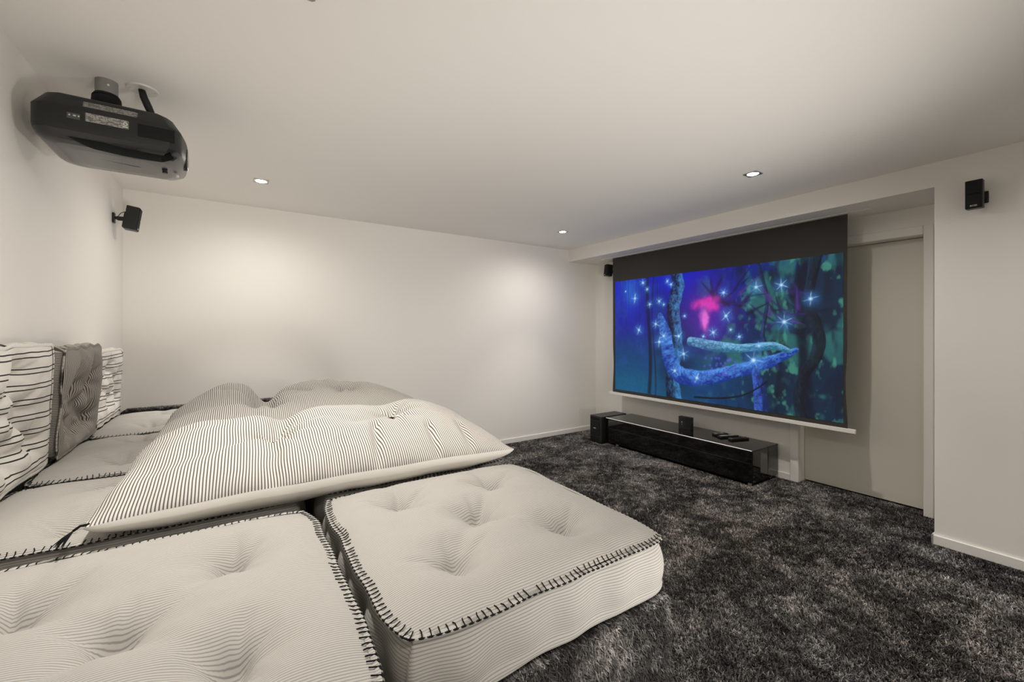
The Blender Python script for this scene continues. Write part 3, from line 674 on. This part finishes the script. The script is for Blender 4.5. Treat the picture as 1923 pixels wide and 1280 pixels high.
# ------------------------------------------------------------------ small wall speakers
def speaker(label, wall_at, out, arm, yaw, tilt, sz=(.076, .10, .165), cable=False, dy=0.):
    """wall_at: point on the wall; out: unit vector off the wall; arm: distance wall -> back of cabinet"""
    o = Vector(out); t = thing('wall_speaker', label, 'speaker', wall_at, (0, 0, math.atan2(o.y, o.x)), 'small black wall speakers')
    bm = bmesh.new(); box(bm, .0005, .014, -.022, .022, -.034, .034, bev=.004); obj('wall_plate', bm, M['black'], t)
    bm = bmesh.new(); cyl(bm, (.012, 0, 0), (arm*.45, 0, 0), .009); cyl(bm, (arm*.40, 0, .0), (arm+.01, 0, .0), .015, seg=20, bev=.003); obj('arm', bm, M['black'], t, smooth=False)
    Mr = Matrix.Translation((arm, dy, 0)) @ Matrix.Rotation(yaw, 4, 'Z') @ Matrix.Rotation(tilt, 4, 'Y')
    w, d, h = sz
    bm = bmesh.new(); box(bm, .008, .008+d, -w/2, w/2, -h*.42, h*.58, bev=.005, seg=3); box(bm, 0, .012, -w*.28, w*.28, -h*.36, h*.30, bev=.002)
    bmesh.ops.transform(bm, matrix=Mr, verts=bm.verts); obj('cabinet', bm, M['black'], t)
    bm = bmesh.new(); box(bm, .006+d, .012+d, -w*.47, w*.47, -h*.40, h*.075, bev=.004); box(bm, .006+d, .012+d, -w*.47, w*.47, h*.085, h*.56, bev=.004)
    bmesh.ops.transform(bm, matrix=Mr, verts=bm.verts); g_ = obj('grille', bm, M['black_soft'], t)
    text_part('logo', 'BOSE', .0125, M['silver'], g_, Mr @ basis((0, 1, 0), (0, 0, 1), (.0125+d, 0, -h*.33)))
    if cable:
        bm = bmesh.new(); tube(bm, [(.010, 0, .004), (arm*.5, .004, .016), (arm*.75, .004, .040), (arm+.004, .004, .050)], .0022, seg=6); obj('cable', bm, M['black_soft'], t, smooth=True)
    return t
speaker('black wall speaker on the right wall beside the recess', (0, -3.690, 2.124), (-1, 0, 0), .030, R(0), R(0), sz=(.072, .050, .165), dy=-.026)
speaker('black wall speaker on a bracket by the far left corner, above the back cushions', (LW, -.335, 2.110), (1, 0, 0), .058, R(0), R(8), sz=(.085, .070, .160), cable=True)
speaker('black wall speaker tucked beside the top left corner of the screen', (RD, -.345, 2.108), (-1, 0, 0), .050, R(-18), R(-6), sz=(.072, .085, .150))

# ------------------------------------------------------------------ projector, its pole and the cable
prj = thing('projector', 'black home cinema projector hanging upside down from the ceiling', 'projector', (-4.09, -1.75, 2.045))
XA, XB, YA, YB = -4.318, -3.878, -2.0, -1.60
def plan(inset, z, bow=0.):
    x0, x1, y0, y1 = XA+inset, XB-inset, YA+inset, YB-inset
    pts = []
    def arc(cx, cy, r, a0, a1, n):
        for i in range(n+1): a = a0+(a1-a0)*i/n; pts.append((cx+r*math.cos(a), cy+r*math.sin(a), z))
    r = max(.012, .055-inset*.3); c = .034
    arc(x0+r, y0+r, r, math.pi, 1.5*math.pi, 8)
    pts.append((x1-c, y0, z)); pts.append((x1-c*.5, y0+c*.42, z)); pts.append((x1, y0+c*1.3, z))
    for i in range(1, 8): t = i/8; pts.append((x1+bow*math.sin(math.pi*t), y0+c*1.3+(y1-y0-c*2.6)*t, z))
    pts.append((x1, y1-c*1.3, z)); pts.append((x1-c*.5, y1-c*.42, z)); pts.append((x1-c, y1, z))
    r = max(.03, .07-inset*.25); arc(x0+r, y1-r, r, .5*math.pi, math.pi, 8)
    return pts
bm = bmesh.new()
lv = [(.16, 2.0545), (.10, 2.055), (.055, 2.058), (.028, 2.065), (.011, 2.077), (.003, 2.094), (.001, 2.108), (0, 2.114), (0, 2.182), (.004, 2.189), (.030, 2.234), (.045, 2.244), (.10, 2.247)]
ring_loft(bm, [plan(i, z, .012) for i, z in lv]); bmesh.ops.recalc_face_normals(bm, faces=bm.faces[:])
body = obj('body', bm, [M['charcoal'], M['gloss_shell']], prj, world=True)
# hollow cut into the underside beside the label face
bmc = bmesh.new()
vb = [(-4.215, -1.985), (-4.15, -1.935), (-4.07, -1.915), (-3.945, -1.912), (-3.900, -1.945), (-3.910, -1.985)]
ring_loft(bmc, [[(x, y, 1.99) for x, y in vb], [(x, y, 2.100) for x, y in vb]]); bmesh.ops.recalc_face_normals(bmc, faces=bmc.faces[:])
cut = obj('cutter', bmc, M['charcoal'])
md = body.modifiers.new('hollow', 'BOOLEAN'); md.operation = 'DIFFERENCE'; md.object = cut; md.solver = 'EXACT'
bpy.context.view_layer.update()
dg = bpy.context.evaluated_depsgraph_get(); nm = bpy.data.meshes.new_from_object(body.evaluated_get(dg))
body.modifiers.clear(); body.data = nm; bpy.data.objects.remove(cut)
for p in body.data.polygons:
    if p.normal.z < -.3 and p.center.z < 2.10: p.material_index = 1
    p.use_smooth = False
bm = bmesh.new(); bm.from_mesh(body.data)
for e in bm.edges: e.smooth = not (e.is_manifold and e.calc_face_angle() > R(32))
for f in bm.faces: f.smooth = abs(f.normal.z) < .985 and len(f.verts) < 6
bm.to_mesh(body.data); bm.free()
bm = bmesh.new(); ring_loft(bm, [[(-4.06, -1.984, 2.098), (-3.915, -1.984, 2.097), (-3.935, -1.935, 2.080), (-4.02, -1.930, 2.082)], [(-4.06, -1.984, 2.0995), (-3.915, -1.984, 2.099), (-3.935, -1.935, 2.082), (-4.02, -1.930, 2.084)]]); bmesh.ops.recalc_face_normals(bm, faces=bm.faces[:])
obj('flap', bm, M['gloss_shell'], prj, world=True)
bm = bmesh.new()
for k in range(9):
    y = -1.972+k*.004; tube(bm, [(-4.15, y+.006, 2.098), (-4.10, y, 2.088+.003*math.sin(k)), (-4.06, y+.006, 2.083), (-4.00, y+.01, 2.090)], .003, seg=6)
obj('ribbon_cable', bm, M['gloss_shell'], prj, world=True, smooth=True)
bm = bmesh.new(); box(bm, -4.010, -3.893, -2.0008, -1.996, 2.119, 2.170)
for k in range(9): z = 2.1215+k*.0057; box(bm, -4.010, -3.893, -2.003, -1.998, z, z+.0022)
obj('vent', bm, M['black_soft'], prj, world=True)
bm = bmesh.new(); cyl(bm, (XB-.004, -1.79, 2.125), (XB+.014, -1.79, 2.125), .050, seg=48, bev=.003); lr_ = obj('lens_ring', bm, M['black'], prj, world=True)
bm = bmesh.new(); cyl(bm, (XB+.012, -1.79, 2.125), (XB+.0155, -1.79, 2.125), .036, seg=48); obj('lens', bm, M['glass'], lr_)
# stickers with rows of small print
def sticker(name, x0, x1, z0, z1, y, rows, seed, extra=None):
    bm = bmesh.new(); box(bm, x0, x1, y-.0006, y, z0, z1); s = obj(name, bm, M['sticker'], prj, world=True)
    rd = random.Random(seed); bm = bmesh.new()
    for k in range(rows):
        z = z1-(k+.6)*(z1-z0)/rows; x = x0+.003
        while x < x1-.006:
            w = rd.uniform(.003, .016); w = min(w, x1-.003-x)
            if rd.random() < .8: box(bm, x, x+w, y-.0010, y-.0004, z-.0007, z+.0007)
            x += w+rd.uniform(.001, .005)
    obj('print', bm, M['sticker_light'], s)
    return s
s1 = sticker('rating_sticker', -4.162, -4.037, 2.138, 2.171, -2.0002, 9, 4)
bm = bmesh.new(); 
for k in range(20):
    a0, a1 = k*math.pi/10, (k+1)*math.pi/10
    tube(bm, [(-4.047+.0055*math.cos(a0), -2.0012, 2.157+.0055*math.sin(a0)), (-4.047+.0055*math.cos(a1), -2.0012, 2.157+.0055*math.sin(a1))], .0011, seg=5)
box(bm, -4.054, -4.040, -2.0012, -2.0004, 2.144, 2.147); obj('mark', bm, M['silver'], s1)
bm = bmesh.new(); box(bm, -4.212, -4.176, -2.0006, -2.0000, 2.138, 2.160); s2 = obj('badge', bm, simple('dark_badge', (.06, .065, .06), .4), prj, world=True)
bm = bmesh.new()
for x in (-4.207, -4.195, -4.1915, -4.182): box(bm, x, x+.0045, -2.0012, -2.0004, 2.148, 2.1535)
obj('print', bm, M['sticker_light'], s2)
# sloping sticker on the shoulder above the label face
sl = Vector((0, .026, .045)).normalized(); x0, x1 = -4.171, -4.014
bm = bmesh.new()
def shp(x, t, off=.0006): p = Vector((x, YA+.004, 2.189))+sl*t+Vector((0, -sl.z, sl.y))*off; return p
def quad(bm, x0, x1, t0, t1, off):
    bm.faces.new([bm.verts.new(shp(x0, t0, off)), bm.verts.new(shp(x1, t0, off)), bm.verts.new(shp(x1, t1, off)), bm.verts.new(shp(x0, t1, off))])
quad(bm, x0, x1, .006, .036, .0006); s3 = obj('caution_sticker', bm, M['sticker'], prj, world=True)
bm = bmesh.new(); rd = random.Random(9)
for k in range(7):
    x = x0+.004; t = .009+k*.004
    while x < x1-.008:
        w = rd.uniform(.003, .014)
        if rd.random() < .55: quad(bm, x, x+w, t, t+.0013, .0011)
        x += w+rd.uniform(.002, .007)
obj('print', bm, M['sticker_light'], s3)
bm = bmesh.new(); cyl(bm, (-3.945, -1.80, 2.054), (-3.945, -1.80, 2.045), .010, seg=24); obj('sensor_dome', bm, M['black'], prj, world=True)
bm = bmesh.new(); cyl(bm, (-3.905, -1.76, 2.056), (-3.905, -1.76, 2.047), .007, seg=20); obj('indicator', bm, M['sticker_light'], prj, world=True)
# pole
pol = thing('projector_pole', 'grey ceiling pole with black collar holding the projector', 'mount', (-4.14, -1.785, H))
bm = bmesh.new(); cyl(bm, (-4.14, -1.785, H), (-4.14, -1.785, 2.322), .037, seg=40); o = obj('tube', bm, simple('grey_powder_coat', (.24, .235, .215), .5), pol, world=True, smooth=False); o['label'] = 'grey tube'
bm = bmesh.new(); cyl(bm, (-4.14, -1.785, 2.342), (-4.14, -1.785, 2.330), .040, .047, seg=40); cyl(bm, (-4.14, -1.785, 2.330), (-4.14, -1.785, 2.262), .047, .052, seg=40, bev=.004); obj('collar', bm, M['black_soft'], pol, world=True)
bm = bmesh.new(); box(bm, -4.23, -4.0, -1.87, -1.64, 2.2475, 2.253, bev=.002); box(bm, -4.22, -4.01, -1.86, -1.65, 2.2565, 2.262, bev=.002); box(bm, -4.18, -4.06, -1.83, -1.70, 2.250, 2.2625); obj('bracket', bm, M['metal'], pol, world=True)
bm = bmesh.new(); cyl(bm, (-4.14+.037*.3, -1.785-.0352, 2.372), (-4.14+.039*.3, -1.785-.0385, 2.372), .004, seg=12); obj('screw', bm, M['silver'], pol, world=True)
# cable and its ceiling plate
cb = thing('projector_cable', 'thick black cable running from the white ceiling plate to the projector', 'cable', (-4.02, -1.80, H))
bm = bmesh.new(); cyl(bm, (-4.022, -1.795, H), (-4.022, -1.795, H-.006), .056, .053, seg=48); o = obj('ceiling_plate', bm, M['plate'], cb, world=True); o['label'] = 'round white ceiling plate'
for dx in (-.042, .042):
    bm = bmesh.new(); cyl(bm, (-4.022+dx, -1.795, H-.005), (-4.022+dx, -1.795, H-.0075), .004, seg=12); obj('screw', bm, M['metal'], cb, world=True)
bm = bmesh.new(); tube(bm, [(-4.025, -1.798, H-.004), (-4.018, -1.798, 2.365), (-4.004, -1.795, 2.330), (-3.990, -1.790, 2.295), (-3.980, -1.785, 2.268), (-3.976, -1.78, 2.249)], .0135, seg=14, taper=[.9, 1.05, 1.1, .98, 1.02, 1]); obj('cord', bm, M['sheath'], cb, world=True, smooth=True)

# ------------------------------------------------------------------ recessed downlights and their light
def downlight(label, x, y):
    t = thing('downlight', label, 'light', (x, y, H), (0, 0, 0), 'square recessed ceiling downlights')
    bm = bmesh.new(); s = .047; r = .037; n = 32
    outer = []; 
    for k in range(n):
        a = 2*math.pi*(k+.5)/n; c, q = math.cos(a), math.sin(a); f = s/max(abs(c), abs(q)); outer.append((c*f, q*f))
    R0 = [(a, b, -.0002) for a, b in outer]; R1 = [(a*.985, b*.985, -.0045) for a, b in outer]
    R2 = [(r*math.cos(2*math.pi*(k+.5)/n), r*math.sin(2*math.pi*(k+.5)/n), -.0045) for k in range(n)]
    R3 = [(p[0]*.9, p[1]*.9, -.0005) for p in R2]
    ring_loft(bm, [R0, R1, R2, R3], cap0=False, cap1=False); bmesh.ops.recalc_face_normals(bm, faces=bm.faces[:])
    obj('frame', bm, M['frame'], t)
    bm = bmesh.new(); cyl(bm, (0, 0, -.0002), (0, 0, -.0028), 0.0335, seg=32); obj('lamp', bm, M['lamp'], t)
    return t
DL = [(-3.52, -.76, 'square ceiling downlight above the far end of the bed, left side', .86), (-.74, -.755, 'square ceiling downlight in the far right corner by the soffit', 1.0),
      (-.76, -2.75, 'square ceiling downlight in front of the middle of the screen', 1.0), (-3.52, -2.80, 'square ceiling downlight over the bed, at the top edge of the view', 1.0)]
BEAM, SPILL, ADDED_FILL = 46.0, 30.0, 290.0
for x, y, lab, s in DL: downlight(lab, x, y)
WARM = (1.0, .95, .885)
for i, (x, y, s) in enumerate([(a, b, d) for a, b, c, d in DL]+[(-.76, -4.73, 1.0), (-3.52, -4.73, 1.0)]):
    for nm_, en, ang, bl in (('downlight_beam', BEAM, 76, .8), ('downlight_spill', SPILL, 172, .9)):
        L = bpy.data.lights.new(nm_, 'SPOT'); L.energy = en*s; L.color = WARM; L.spot_size = R(ang); L.spot_blend = bl; L.shadow_soft_size = .028
        o = bpy.data.objects.new(nm_, L); COL.objects.link(o); o.location = (x, y, H-.012)
# added fill light: two unseen spots low behind the camera brighten ceiling and walls
for at_, turn, el_, share in (((-.35, -4.75, .50), 37, 20, .32), ((-2.70, -5.30, .60), -10, 23, .54)):
    L = bpy.data.lights.new('added_ceiling_fill', 'SPOT'); L.energy = ADDED_FILL*share; L.color = (1.0, .955, .895); L.spot_size = R(84); L.spot_blend = 1.0; L.shadow_soft_size = .25
    o = bpy.data.objects.new('added_ceiling_fill', L); COL.objects.link(o); o.location = at_; o.rotation_euler = (R(90+el_), 0, R(turn))
w = bpy.data.worlds.new('world'); scn.world = w; w.use_nodes = True
w.node_tree.nodes['Background'].inputs[0].default_value = (.02, .02, .02, 1); w.node_tree.nodes['Background'].inputs[1].default_value = 0.0

# ------------------------------------------------------------------ camera and colour
cam = bpy.data.cameras.new('camera'); cam.sensor_width = 36; cam.lens = 799.42*36/1923; cam.shift_y = -18.47/1923; cam.clip_start = .02
co = bpy.data.objects.new('camera', cam); COL.objects.link(co)
co.location = (-3.7006, -4.2489, 1.3385); co.rotation_euler = (R(90), 0, R(56.5173-90))
scn.camera = co
scn.view_settings.view_transform = 'Standard'; scn.view_settings.look = 'None'; scn.view_settings.gamma = 1; scn.view_settings.use_curve_mapping = False
scn.view_settings.exposure = 0.37
scn.cycles.max_bounces = 10; scn.cycles.diffuse_bounces = 7
